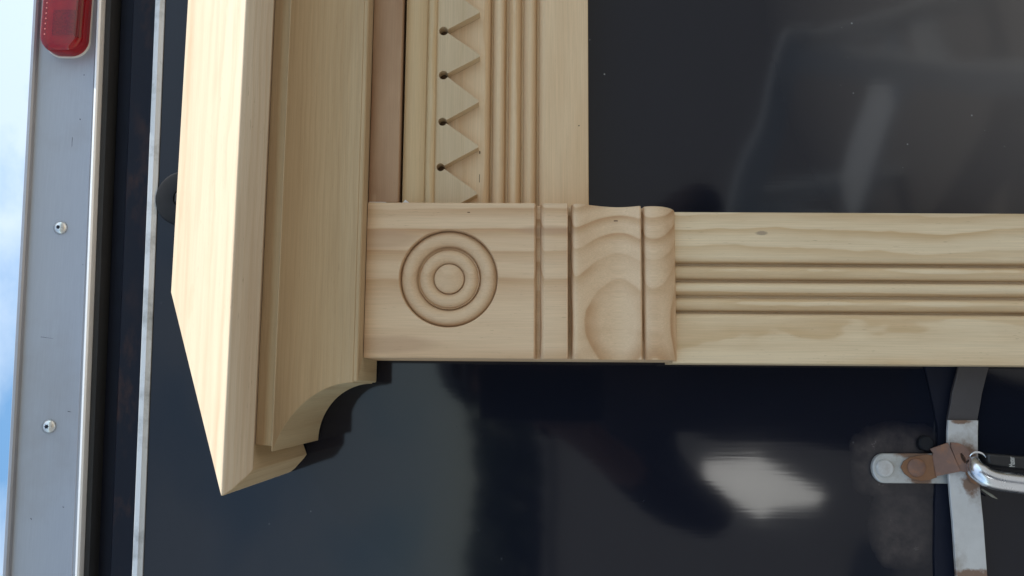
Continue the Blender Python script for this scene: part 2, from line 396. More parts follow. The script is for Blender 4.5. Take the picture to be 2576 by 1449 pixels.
# rail screws
def screw(a, b):
    s = disc('screw', a, b, -61.5, [(17.5, 0), (18, 2), (17, 4.5), (13.5, 8.5), (9, 11), (6, 12)], M_SCREW, rail)
    r = []
    for i in range(12):
        rr = 6.2 if i % 2 else 4.2
        r.append((rr * math.cos(math.pi * i / 6), rr * math.sin(math.pi * i / 6)))
    mb = MB(); mb.prism([V(a + x, b + y, -54) for x, y in r], [V(a + x, b + y, -49.2) for x, y in r])
    # the star recess reads as a dark star-shaped socket in the head
    k = mb.obj('star_socket', M_DARK, None); k.parent = rail
    return s
screw(-421, -1221); screw(98, -1212)
for (a, b, l, w, ang) in ((-655, -1207, 26, 0.9, 0.02), (-130, -1235, 33, 0.9, 1.45), (-560, -1150, 3, 2.5, 0), (-718, -1190, 4, 2.5, 0.3), (-322, -1152, 7, 1.4, 1.2), (60, -1162, 9, 1.6, 1.4), (330, -1240, 5, 2, 0.4), (-842, -1188, 3.5, 2.2, 0), (300, -1160, 4, 2, 1.0)):
    ca, sa = math.cos(ang), math.sin(ang); mb = MB()
    q = [(a + ca * i * l / 2 - sa * j * w / 2, b + sa * i * l / 2 + ca * j * w / 2) for i, j in ((-1, -1), (1, -0.5), (1, 0.5), (-1, 1))]
    mb.prism([V(x, y, -62) for x, y in q], [V(x, y, -60.7) for x, y in q]); o = mb.obj('scuff_mark', M_DARK); o.parent = rail

# round rubber door bumper with its rusty bolt
bump = disc('door_bumper', -500, -896, -58, [(73, 0), (73.5, 5), (71, 8), (66, 9), (26, 8), (25, 5)], M_RUBBER, door)
disc('bumper_bolt', -500, -896, -53, [(22, 0), (22, 5), (17, 9)], M_RUBBER, door, 6)

# red marker lamp on the rail
def rrect(a0, a1, b0, b1, r, n=8):
    pts = []
    for (ca, cb, s) in ((a1 - r, b1 - r, 0), (a0 + r, b1 - r, 90), (a0 + r, b0 + r, 180), (a1 - r, b0 + r, 270)):
        for k in range(n + 1):
            t = math.radians(s + 90 * k / n); pts.append((ca + r * math.cos(t), cb + r * math.sin(t)))
    return pts
def lamp():
    m, nt, N, L, B = new_mat('red_lens')
    tc = N.new('ShaderNodeTexCoord')
    n = noise(N, L, tc.outputs['Object'], 60.0, 2)
    L.new(mixc(N, L, n, (0.34, 0.005, 0.010), (0.48, 0.008, 0.014)), B.inputs['Base Color'])
    B.inputs['Roughness'].default_value = 0.12; B.inputs['Transmission Weight'].default_value = 0.75
    B.inputs['IOR'].default_value = 1.49
    m2, nt, N, L, B = new_mat('red_reflector')
    tc = N.new('ShaderNodeTexCoord'); vo = N.new('ShaderNodeTexVoronoi'); vo.inputs['Scale'].default_value = 900.0
    L.new(tc.outputs['Object'], vo.inputs['Vector'])
    L.new(mixc(N, L, vo.outputs['Distance'], (0.12, 0.03, 0.04), (0.60, 0.20, 0.20)), B.inputs['Base Color']); B.inputs['Roughness'].default_value = 0.35
    m3 = plain('lamp_base_white', (0.72, 0.68, 0.62), 0.5)
    m4 = plain('lamp_inner', (0.85, 0.30, 0.28), 0.5, 0.3, 0.2, 40.0)
    mb = MB(); f = rrect(-1330, -889, -1296, -1176, 46)
    mb.loft([[V(a, b, z) for a, b in f] for z in (-62, -56)]); base = par(mb.obj('marker_lamp', m3))
    def sc(k, d): 
        return [((a + 1109) * k[0] - 1109, (b + 1236) * k[1] - 1236) for a, b in f]
    rings = []
    for (ka, kb, z) in ((0.985, 0.965, -56.5), (0.985, 0.965, -30), (0.975, 0.94, -22), (0.955, 0.88, -16), (0.92, 0.80, -13)):
        rings.append([V((a + 1109.5) * ka - 1109.5, (b + 1236) * kb - 1236, z) for a, b in f])
    mb = MB(); mb.loft(rings); o = mb.obj('lens', m, None, 50); o.parent = base
    inner = rrect(-1318, -908, -1279, -1194, 30)
    mb = MB(); mb.loft([[V(a, b, z) for a, b in inner] for z in (-55, -36)]); o = mb.obj('inner_housing', m4); o.parent = base
    mb = MB(); mb.box(-1010, -942, -1262, -1205, -35.5, -31); o = mb.obj('reflector', m2); o.parent = base
    mb = MB(); mb.box(-1300, -935, -1201, -1194.5, -35.8, -26); o = mb.obj('inner_rib', plain('lamp_rib', (0.16, 0.006, 0.012), 0.4)); o.parent = base
    mb = MB()
    for k in range(14):
        a = -1120 + k * 14.6 - 6
        mb.loft([[V(a + r * math.cos(t * math.pi / 4), -1275 + r * math.sin(t * math.pi / 4), z) for t in range(8)] for r, z in ((3.2, -16.8), (2.6, -13.5), (1.0, -12))])
    o = mb.obj('lens_dots', m4); o.parent = base
lamp()

# latch hardware on the door
def curve_plate(name, pts, hw, z0, z1, mat, parent, bevel=1.0, zl=None):
    """flat bar that follows pts [(a, b_mid, half_width)] and lies between z0 and z1"""
    mb = MB(); rings = []
    for i, (a, b, h) in enumerate(pts):
        dz = zl[i] if zl else 0
        rings.append([V(a, b - h, z0 + dz), V(a, b + h, z0 + dz), V(a, b + h, z1 + dz), V(a, b - h, z1 + dz)])
    mb.loft(rings); o = mb.obj(name, mat, None, 40, bevel); o.parent = parent
    return o
hb = curve_plate('lock_bar', [(63, 1107, 37), (90, 1104, 37.5), (140, 1101, 37.5), (196, 1100.5, 37.5), (250, 1101.5, 37.5), (310, 1104, 37.5), (437, 1105.5, 37.5), (620, 1108, 37.5), (1200, 1118, 37.5)], 0, -33, -24, M_GALV, door)
curve_plate('lock_bar_sleeve', [(64.5, 1108, 37), (20, 1119, 37), (-5, 1124, 37.5), (-40, 1135, 37.5), (-68, 1144, 37.5), (-300, 1195, 37.5)], 0, -40, -31, M_BLACKBAR, door)
curve_plate('bar_reflection', [(-300, 1072, 62), (-68, 1078, 44), (20, 1083, 34), (84, 1088, 30), (123, 1086, 32), (277, 1078, 38), (391, 1074, 42), (700, 1070, 45)], 0, -59.5, -54, M_DARK, door, 0)  # dark strip standing in for the bar's reflection in the paint
# hasp plate, rounded at its upper end, with a bolt head
def hasp():
    pts = [(221, 1074), (221, 914)] + [(185 + 36.5 * math.cos(t), 914 - 30 * math.sin(t)) for t in [math.pi * k / 14 for k in range(1, 14)]] + [(148, 914), (147, 1074)]
    mb = MB(); mb.prism([V(a, b, -60) for a, b in pts], [V(a, b, -44) for a, b in pts])
    o = mb.obj('hasp_plate', M_PLATE, None, 35, 3); o.parent = door
    disc('bolt_head', 184, 914, -44.2, [(22, 0), (22, 3), (19, 6), (10, 8)], M_GALV, door, 24)
    disc('rubber_stop', 122, 1022, -60, [(19, 0), (19, 14), (16, 18)], M_RUBBER, door, 24)
hasp()
# rusted keeper: a bent strap from the rivet up over the bar to a slotted eye
def keeper():
    kp = []
    def strap(name, outline, z0, th, mat, zfun, bevel=1.0):
        mb = MB()
        mb.prism([V(a, b, zfun(b) - th) for a, b in outline], [V(a, b, zfun(b)) for a, b in outline])
        o = mb.obj(name, mat, None, 30, bevel); o.parent = door; return o
    rivet_leaf = [(181, 952), (166, 960), (157, 975), (152, 998), (149, 1018), (152, 1040), (205, 1040), (211, 1022), (214, 1000), (208, 975), (196, 960)]
    strap('keeper_leaf', rivet_leaf, 0, 5, M_RUST2, lambda b: -37)
    disc('keeper_rivet', 181, 990, -37.2, [(23, 0), (22, 4), (18, 7), (8, 8.5)], M_RUST, door, 28)
    up = [(151, 1031), (146, 1033), (135, 1027), (118, 1063), (187, 1084), (202, 1036)]
    strap('keeper_bend', up, 0, 5, M_RUST, lambda b: -36 + max(0, b - 1030) * 0.55)
    # eye plate with slot
    eye = [(118, 1064), (117, 1078), (121, 1092), (131, 1104), (146, 1113), (163, 1117), (178, 1117), (187, 1110), (189, 1096), (187, 1085)]
    slot_c = (155, 1094); slot = []
    n = 40
    def ray(poly, c, t):
        best = 1e9; d = (math.cos(t), math.sin(t))
        for i in range(len(poly)):
            p, q = poly[i], poly[(i + 1) % len(poly)]
            e = (q[0] - p[0], q[1] - p[1]); den = d[0] * e[1] - d[1] * e[0]
            if abs(den) < 1e-9: continue
            s = ((p[0] - c[0]) * e[1] - (p[1] - c[1]) * e[0]) / den; u = ((p[0] - c[0]) * d[1] - (p[1] - c[1]) * d[0]) / den
            if s > 0 and -1e-6 <= u <= 1 + 1e-6: best = min(best, s)
        return (c[0] + d[0] * best, c[1] + d[1] * best)
    outer = [ray(eye, slot_c, 2 * math.pi * k / n) for k in range(n)]
    inner = []
    for k in range(n):
        t = 2 * math.pi * k / n; x, y = 14 * math.cos(t), 5 * math.sin(t)
        inner.append((slot_c[0] + x * 0.9 - y * 0.4, slot_c[1] + x * 0.4 + y * 0.9))
    zf = lambda b: -12 + (b - 1064) * 0.08
    mb = MB()
    mb.loft([[V(a, b, zf(b)) for a, b in inner], [V(a, b, zf(b)) for a, b in outer], [V(a, b, zf(b) - 7) for a, b in outer], [V(a, b, zf(b) - 7) for a, b in inner], [V(a, b, zf(b)) for a, b in inner]], cap=False)
    o = mb.obj('keeper_eye', M_RUST, None, 35); o.parent = door
    loop = []
    for k in range(13):
        t = math.pi * (k / 12.0)
        loop.append((188 + 24 * math.sin(t) * 0.9 + k * 0.3, 1106 + 28 * (k / 12.0), -20 + 10 * math.sin(t)))
    rings = []
    for i, (a, b, z) in enumerate(loop):
        rings.append([V(a + 7 * math.cos(q * math.pi / 4), b + 3 * math.sin(q * math.pi / 4), z + 7 * math.sin(q * math.pi / 4)) for q in range(8)])
    mb = MB(); mb.loft(rings); o = mb.obj('staple_loop', M_RUST2); o.parent = door
    # rust bleeding onto the bar is part of the bar's own wear
keeper()

# ================================================================== PADLOCK (hangs in the keeper)
def padlock():
    root = empty('padlock', V(175, 1180, 0))
    tag(root, 'padlock with thick steel shackle and black body hanging on the rusty hasp', 'padlock')
    bpy.context.view_layer.update(); inv = root.matrix_world.inverted()
    def p(o): o.parent = root; o.matrix_parent_inverse = inv; return o
    # shackle: thick bar leaving the eye, sweeping down the frame to the lower right
    path = [(160, 1118, -12), (172, 1116, -2), (184, 1119, 6), (196, 1132, 10), (204, 1152, 11), (209, 1180, 11), (215, 1230, 11), (222, 1290, 10), (228, 1360, 8), (233, 1460, 6)]
    # smooth it
    def cr(p0, p1, p2, p3, t):
        return tuple(0.5 * ((2 * p1[i]) + (-p0[i] + p2[i]) * t + (2 * p0[i] - 5 * p1[i] + 4 * p2[i] - p3[i]) * t * t + (-p0[i] + 3 * p1[i] - 3 * p2[i] + p3[i]) * t ** 3) for i in range(3))
    pts = []
    for i in range(len(path) - 1):
        q = [path[max(0, i - 1)], path[i], path[i + 1], path[min(len(path) - 1, i + 2)]]
        pts += [cr(*q, k / 6) for k in range(6)]
    pts.append(path[-1])
    rings = []
    for i, c in enumerate(pts):
        d = Vector(pts[min(i + 1, len(pts) - 1)]) - Vector(pts[max(i - 1, 0)]); d.normalize()
        n1 = Vector((0, 0, 1)).cross(d).normalized(); n2 = d.cross(n1)
        R = 24 * min(1.0, 0.62 + i * 0.03)
        rings.append([V(*(Vector(c) + n1 * R * math.cos(t) + n2 * R * math.sin(t))) for t in [2 * math.pi * k / 20 for k in range(20)]])
    mb = MB(); mb.loft(rings); p(mb.obj('shackle', M_CHROME, None, 60))
    # black vinyl jacketed body, starting beside the shackle and running out of frame
    f = [(146, 1146), (143, 1152), (149, 1232), (163, 1420), (330, 1420), (330, 1360), (250, 1350), (196, 1345), (183, 1250), (172, 1160), (168, 1147)]
    mb = MB(); mb.prism([V(a, b, -42) for a, b in f], [V(a, b, 4) for a, b in f]); bd = p(mb.obj('lock_body', M_LOCK, None, 35, 5))
    # bright rim at the shackle socket
    mb = MB(); rings = []
    for k in range(11):
        t = math.pi * (0.15 + 0.7 * k / 10); c = Vector((160 - 20 * math.sin(t), 1126 - 22 * math.cos(t), -6))
        rings.append([V(c.x + 3 * math.cos(q), c.y, c.z + 3 * math.sin(q)) for q in [2 * math.pi * j / 8 for j in range(8)]])
    mb.loft(rings); p(mb.obj('socket_ring', M_CHROME))
    cu = bpy.data.curves.new('lettering', 'FONT'); cu.body = 'Master'; cu.size = 15 * S; cu.align_x = 'CENTER'; cu.align_y = 'CENTER'; cu.extrude = 0.4 * S
    cu.space_character = 0.92
    t = bpy.data.objects.new('lettering', cu); C.objects.link(t)
    R = Matrix(((1, 0, 0), (0, 0, -1), (0, 1, 0)))     # text x -> world X (image up), text y -> world Z (image left), facing -Y
    bpy.context.view_layer.update()
    me = bpy.data.meshes.new_from_object(t.evaluated_get(bpy.context.evaluated_depsgraph_get()))
    bpy.data.objects.remove(t)
    c = V(162, 1204, 4.6)
    me.transform(Matrix.Translation(c) @ R.to_4x4() @ Matrix.Diagonal((0.62, 1.3, 1, 1)))
    me.materials.append(M_TEXT); o = bpy.data.objects.new('lettering', me); C.objects.link(o); p(o)
padlock()
def straw():
    mb = MB(); rings = []
    path = [(232, 1150, -40), (240, 1160, -36), (248, 1172, -34), (256, 1186, -36)]
    for i, (a, b, z) in enumerate(path):
        w = (2.2, 2.6, 3.4, 0.6)[i]
        rings.append([V(a + w * math.cos(q), b - w * 0.4 * math.cos(q), z + w * math.sin(q)) for q in [math.pi * j / 3 for j in range(6)]])
    mb.loft(rings); o = mb.obj('dry_straw', M_STRAW); tag(o, 'tiny dry straw caught below the steel padlock shackle', 'straw')
straw()

V = V_wood
# ================================================================== WOODEN SURROUND
surround = empty('door_surround', V(-259, 6690, 100))
surround.location.z = 0
tag(surround, 'raw pine surround with crown moulding, tooth trim, rosette block and reeded pilaster', 'door surround')
bpy.context.view_layer.update(); sur_inv = surround.matrix_world.inverted()
def sp(o): o.parent = surround; o.matrix_parent_inverse = sur_inv; return o
T = 190.0; ASIDE = -73.0; B0 = -361.0; AFAR = -2600.0; ZB = 2.0

def mitred(name, prof, mat_front, mat_return):
    """prof = [(p, u)] outline; front run to the mitre, then the return back to the wall"""
    far = [V(AFAR, B0 - u, T + p) for p, u in prof]
    mit = [V(ASIDE + p, B0 - u, T + p) for p, u in prof]
    end = [V(ASIDE + p, B0 - u, ZB) for p, u in prof]
    mb = MB(); mb.prism(far, mit); f = sp(mb.obj(name, mat_front, None, 30, 1.6))
    g = 0.25
    mit2 = [V(ASIDE + p + g, B0 - u, T + p - g) for p, u in prof]; end2 = [V(ASIDE + p + g, B0 - u, ZB) for p, u in prof]
    mb = MB(); mb.prism(mit2, end2); r = sp(mb.obj(name + '_return', mat_return, None, 30, 1.2))
    return f, r
cove = [(-150, 0.5), (50, 0.5), (53, 3), (53.5, 10)]
for k in range(0, 19):
    t = math.radians(90 * k / 18.0)
    cove.append((196 - 140 * math.cos(t) - 0.0, 11 + 130 * math.sin(t)))
cove += [(197, 142), (195.5, 144), (187, 146), (184, 180), (-150, 180)]
mitred('crown_moulding', cove, M_COVE, M_COVE_R)
cap = [(-150, 180.6), (198, 180.6), (231, 168), (240, 174), (252, 184.5), (264, 195), (272, 204), (276, 211), (275, 214), (-168, 521), (-168, 300)]
mitred('cap_board', cap, M_CAP, M_CAP_R)

def extrude_a(name, prof, a0, a1, mat, bevel=1.5, sharp=30, zback=ZB):
    """profile (b, z) swept along a"""
    pr = [(prof[0][0], zback)] + list(prof) + [(prof[-1][0], zback)]
    mb = MB(); mb.prism([V(a0, b, z) for b, z in pr], [V(a1, b, z) for b, z in pr])
    return sp(mb.obj(name, mat, None, sharp, bevel))
def extrude_b(name, prof, b0, b1, mat, bevel=1.5, sharp=30, zback=ZB):
    pr = [(prof[0][0], zback)] + list(prof) + [(prof[-1][0], zback)]
    mb = MB(); mb.prism([V(a, b0, z) for a, z in pr], [V(a, b1, z) for a, z in pr])
    return sp(mb.obj(name, mat, None, sharp, bevel))
BT = -437.0; BB = -74.5                      # the block's two long sides
# frieze board right under the crown
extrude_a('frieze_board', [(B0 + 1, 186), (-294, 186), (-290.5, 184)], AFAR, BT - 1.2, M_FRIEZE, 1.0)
# reeded casing profile: x across the board from -183 to +183, grooves where the photo has them
def reeds(centres, lo, hi, z=110.0, depth=30.0, n=12):
    """flat shoulders rounding into V grooves with convex beads between"""
    pr = [(lo, z - 2), (lo + 1.5, z)]
    sh = 17.0; GW = 2.6; g = centres
    for k in range(n + 1):
        t = k / n; pr.append((g[0] - GW - sh + sh * t, z - depth * (1 - math.sqrt(max(0, 1 - t ** 2.4)))))
    for i in range(len(g) - 1):
        w = g[i + 1] - g[i] - 2 * GW
        for k in range(0, 2 * n + 1):
            x = -1 + k / n
            pr.append((g[i] + GW + w * (x + 1) / 2, z - depth + (depth - 1.0) * max(0.0, 1 - abs(x) ** 2.0) ** 0.62))
    for k in range(n + 1):
        t = 1 - k / n; pr.append((g[-1] + GW + sh * (1 - t), z - depth * (1 - math.sqrt(max(0, 1 - t ** 2.4)))))
    pr += [(hi - 1.5, z), (hi, z - 2)]
    return pr
extrude_a('header_casing', reeds([-77.3, -38.9, -0.6, 37.8], -208, 162.5), AFAR, BT - 0.8, M_HCASE, 0)
extrude_b('pilaster_casing', reeds([-309.5, -270, -231.3, -193.2], -435, -69.5), 360, 6690, M_PILA, 0)

# tooth trim: moulded strip with saw-tooth edge and a drilled hole at the root of every notch
def tooth_trim():
    # moulded upper part
    pr = [(-284.5, 160), (-279, 163), (-262, 163), (-252, 160), (-244, 155), (-238, 149), (-235, 146), (-234, 141), (-231.5, 141), (-230, 146), (-226, 149.5), (-221, 151), (-216, 150), (-212.5, 147), (-211, 141.5), (-210, 140)]
    pr2 = [(-284.5, 111)] + pr + [(-210, 111)]
    mb = MB(); mb.prism([V(AFAR, b, z) for b, z in pr2], [V(BT - 0.6, b, z) for b, z in pr2])
    t = sp(mb.obj('tooth_trim', M_TRIM, None, 30, 0))
    # saw-tooth part, built tooth by tooth as one board; notch roots at the drilled holes
    pitch = 115.3; h0 = -535.1; hb = -195.5; R = 10.6; tipb = -106.5
    mb = MB(); rnd = random.Random(5); zt, zb = 140.0, 111.0
    hj = {k: (rnd.uniform(-1.6, 1.6), rnd.uniform(-1.8, 1.8), R * rnd.uniform(0.9, 1.12)) for k in range(-14, 3)}
    k_lo = -13
    for k in range(k_lo, 1):
        hc = h0 + k * pitch + hj[k][0]; nc = h0 + (k + 1) * pitch + hj[k + 1][0]   # this hole, and the next one to world left
        j = rnd.uniform(-1, 1)
        tip = (hc + nc) / 2 + 6 + 2.2 * j; tb = tipb + rnd.uniform(-1.6, 1.2)
        end = BT - 0.6
        # outline of one tooth, from the middle of this hole to the middle of the next
        def hole_arc(c, half, db, R):
            # left half: leaves the back edge at angle 180 (b-) round to the notch at 0 (b+)
            res = []
            for q in range(0, 9):
                th = math.pi - q * (math.pi - 0.42) / 8
                res.append((c + half * R * math.sin(th), hb + db + R * math.cos(th)))
            return res
        A = hole_arc(hc, 1, *hj[k][1:])           # a side after this hole
        Bx = hole_arc(nc, -1, *hj[k + 1][1:])[::-1]   # before next hole
        out = [(hc, -209.8)] + A + [(tip - 4, tb - 1.4), (tip + 1, tb + 0.3), (tip + 3.2, tb - 2.2)] + Bx + [(nc, -209.8)]
        if k == 0:
            cl = []
            for i in range(len(out)):
                p, q = out[i], out[(i + 1) % len(out)]
                if p[0] <= end: cl.append(p)
                if (p[0] - end) * (q[0] - end) < 0:
                    s = (end - p[0]) / (q[0] - p[0]); cl.append((end, p[1] + s * (q[1] - p[1])))
            out = cl
        mb.prism([V(a, b, zb) for a, b in out], [V(a, b, zt) for a, b in out])
    # merge shared faces between neighbouring teeth
    me_o = mb.obj('saw_tooth_board', M_TOOTH, None, 30, 0)
    bm = bmesh.new(); bm.from_mesh(me_o.data)
    bmesh.ops.remove_doubles(bm, verts=bm.verts, dist=0.3 * S)
    seen = {}
    for f in list(bm.faces):
        key = tuple(sorted(v.index for v in f.verts)); seen.setdefault(key, []).append(f)
    for fs_ in seen.values():
        if len(fs_) > 1: bmesh.ops.delete(bm, geom=fs_, context='FACES_ONLY')
    bm.to_mesh(me_o.data); bm.free(); finish(me_o.data, 30)
    me_o.parent = t
    # backs of the drilled holes: thin discs on the casing, hole shade painted as dark wood
    for k in range(k_lo, 1):
        hc = h0 + k * pitch + hj[k][0]; Rk = hj[k][2] - 0.2
        mb = MB(); n = 18
        rg = [(hc + Rk * math.cos(2 * math.pi * i / n), hb + hj[k][1] + Rk * math.sin(2 * math.pi * i / n)) for i in range(n)]
        mb.prism([V(a, b, 110.2) for a, b in rg], [V(a, b, 111.4) for a, b in rg]); o = mb.obj('hole_shade_disc', M_HOLE); o.parent = t
tooth_trim()

# corner block: square with turned rosette, beads, scotia and half round
def corner_block():
    BSQ0, BSQ1 = B0 + 1.0, 28.7
    ca, cb, R0 = -259.5, -168.5, 115.5
    # flat face with a round opening
    n = 144; corners = [(a, b) for a in (BT, BB) for b in (BSQ0, BSQ1)]
    angs = sorted([2 * math.pi * k / n for k in range(n)] + [math.atan2(b - cb, a - ca) % (2 * math.pi) for a, b in corners])
    def rect(t):
        d = (math.cos(t), math.sin(t)); s = 1e9
        if d[0] > 1e-9: s = min(s, (BB - ca) / d[0])
        if d[0] < -1e-9: s = min(s, (BT - ca) / d[0])
        if d[1] > 1e-9: s = min(s, (BSQ1 - cb) / d[1])
        if d[1] < -1e-9: s = min(s, (BSQ0 - cb) / d[1])
        return (ca + d[0] * s, cb + d[1] * s)
    outer = [rect(t) for t in angs]; inner = [(ca + R0 * math.cos(t), cb + R0 * math.sin(t)) for t in angs]
    e = 2.2
    def inset(p):
        a = min(max(p[0], BT + e), BB - e); return (a, p[1])
    mb = MB()
    mb.loft([[V(a, b, ZB) for a, b in outer], [V(a, b, T - e) for a, b in outer], [V(*inset(p), T) for p in outer], [V(a, b, T) for a, b in inner]], cap=False)
    # profiled lower half
    pr = [(28.7, 190), (31.5, 187), (33, 180), (34.7, 164), (43.9, 164), (45, 173), (46.8, 180), (49.5, 186), (53, 189.4), (56, 190), (103, 190), (106, 189), (107.8, 185), (109.4, 150), (115.8, 150), (117, 170), (118.6, 178), (120.5, 183), (123, 186), (127, 187), (134, 185.6), (143, 182), (155, 176.5), (169, 169), (184, 162), (199, 156.6), (212.5, 153), (222, 151.6), (231, 151.3), (241, 152.5), (250, 155), (262, 159.8), (272, 164.8), (277, 167), (280, 165.5), (281.5, 160), (283.5, 141), (287.0, 141), (288.6, 154), (291, 159.5), (295.7, 163), (304.7, 165.2), (314, 165), (323.5, 163), (331.5, 160), (338.7, 156), (347, 149), (355.5, 140), (361.5, 131), (366.4, 121), (369.5, 110), (370.5, 96)]
    P2 = pr + [(370.5, ZB), (28.7, ZB)]
    # a little sanding at the two long edges
    rings = []
    for (a, dz) in ((BT, -2.4), (BT + 0.7, -0.8), (BT + 2.4, 0), (-300, 0), (-200, 0), (BB - 2.4, 0), (BB - 0.7, -0.8), (BB, -2.4)):
        rings.append([V(a, b, z + (dz if z > 50 else 0)) for b, z in P2])
    mb.loft(rings)
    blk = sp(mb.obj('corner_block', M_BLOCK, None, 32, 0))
    # turned rosette let into the face
    prof = [(R0, T), (R0 - 0.7, T - 1.0), (R0 - 1.6, T - 10), (R0 - 2.8, T - 15)]
    c1, h1 = 92.5, 20.0
    for k in range(0, 15):
        x = 1 - 2 * k / 14; prof.append((c1 + h1 * x, T - 22 + 20 * (1 - abs(x) ** 2.1) ** 0.8))
    prof += [(71.6, T - 17.5), (71, T - 11)]
    c2, h2 = 53.0, 18.0
    for k in range(1, 15):
        x = 1 - 2 * k / 14; prof.append((c2 + h2 * x * (1.0), T - 25 + 20 * (1 - abs(x) ** 2.0) ** 0.8))
    prof += [(34.6, T - 22), (34.0, T - 16)]
    for k in range(1, 9):
        r = 34 * (1 - k / 8.5); prof.append((r, T - 16 + 11.0 * (1 - (r / 34) ** 2) ** 0.8))
    seg = 144
    rings = [[V(ca + r * math.cos(2 * math.pi * i / seg), cb + r * math.sin(2 * math.pi * i / seg), z) for i in range(seg)] for r, z in prof]
    mb = MB(); mb.loft(rings, cap=False); base = (len(rings) - 1) * seg
    mb.f.append(tuple(base + i for i in range(seg)))
    o = mb.obj('rosette', M_ROS, None, 32); o.parent = blk
corner_block()
# bead of filler where crown and block meet, and the little blob beside the trim
def small(name, pts, z, th, mat, parent_fn=sp):
    mb = MB(); mb.prism([V(a, b, z) for a, b in pts], [V(a, b, z + th) for a, b in pts]); return parent_fn(mb.obj(name, mat, None, 40, 0.4))
small('filler_line', [(BT - 1.8, -358), (BT - 0.3, -358), (BT - 0.3, -318), (BT - 1.2, -318)], 185.5, 1.6, M_CAULK)
small('filler_blob', [(BT - 9, -279), (BT - 12, -276), (BT - 9, -272), (BT - 4, -266), (BT - 1, -265), (BT - 1, -284)], 161, 6, M_CAULK)
# staples / nail slots
for (a, b, la, lb, z) in ((-516, -104, 20, 1.3, 110), (-581, -104, 6, 2.4, 111), (-650, 139, 3, 3, 110), (-414, -124, 2, 6, 190), (-402, 222, 2, 9, 160.0)):
    mb = MB(); mb.box(a - la / 2, a + la / 2, b - lb / 2, b + lb / 2, z - 2, z + 0.25); sp(mb.obj('nail_hole', M_HOLE))
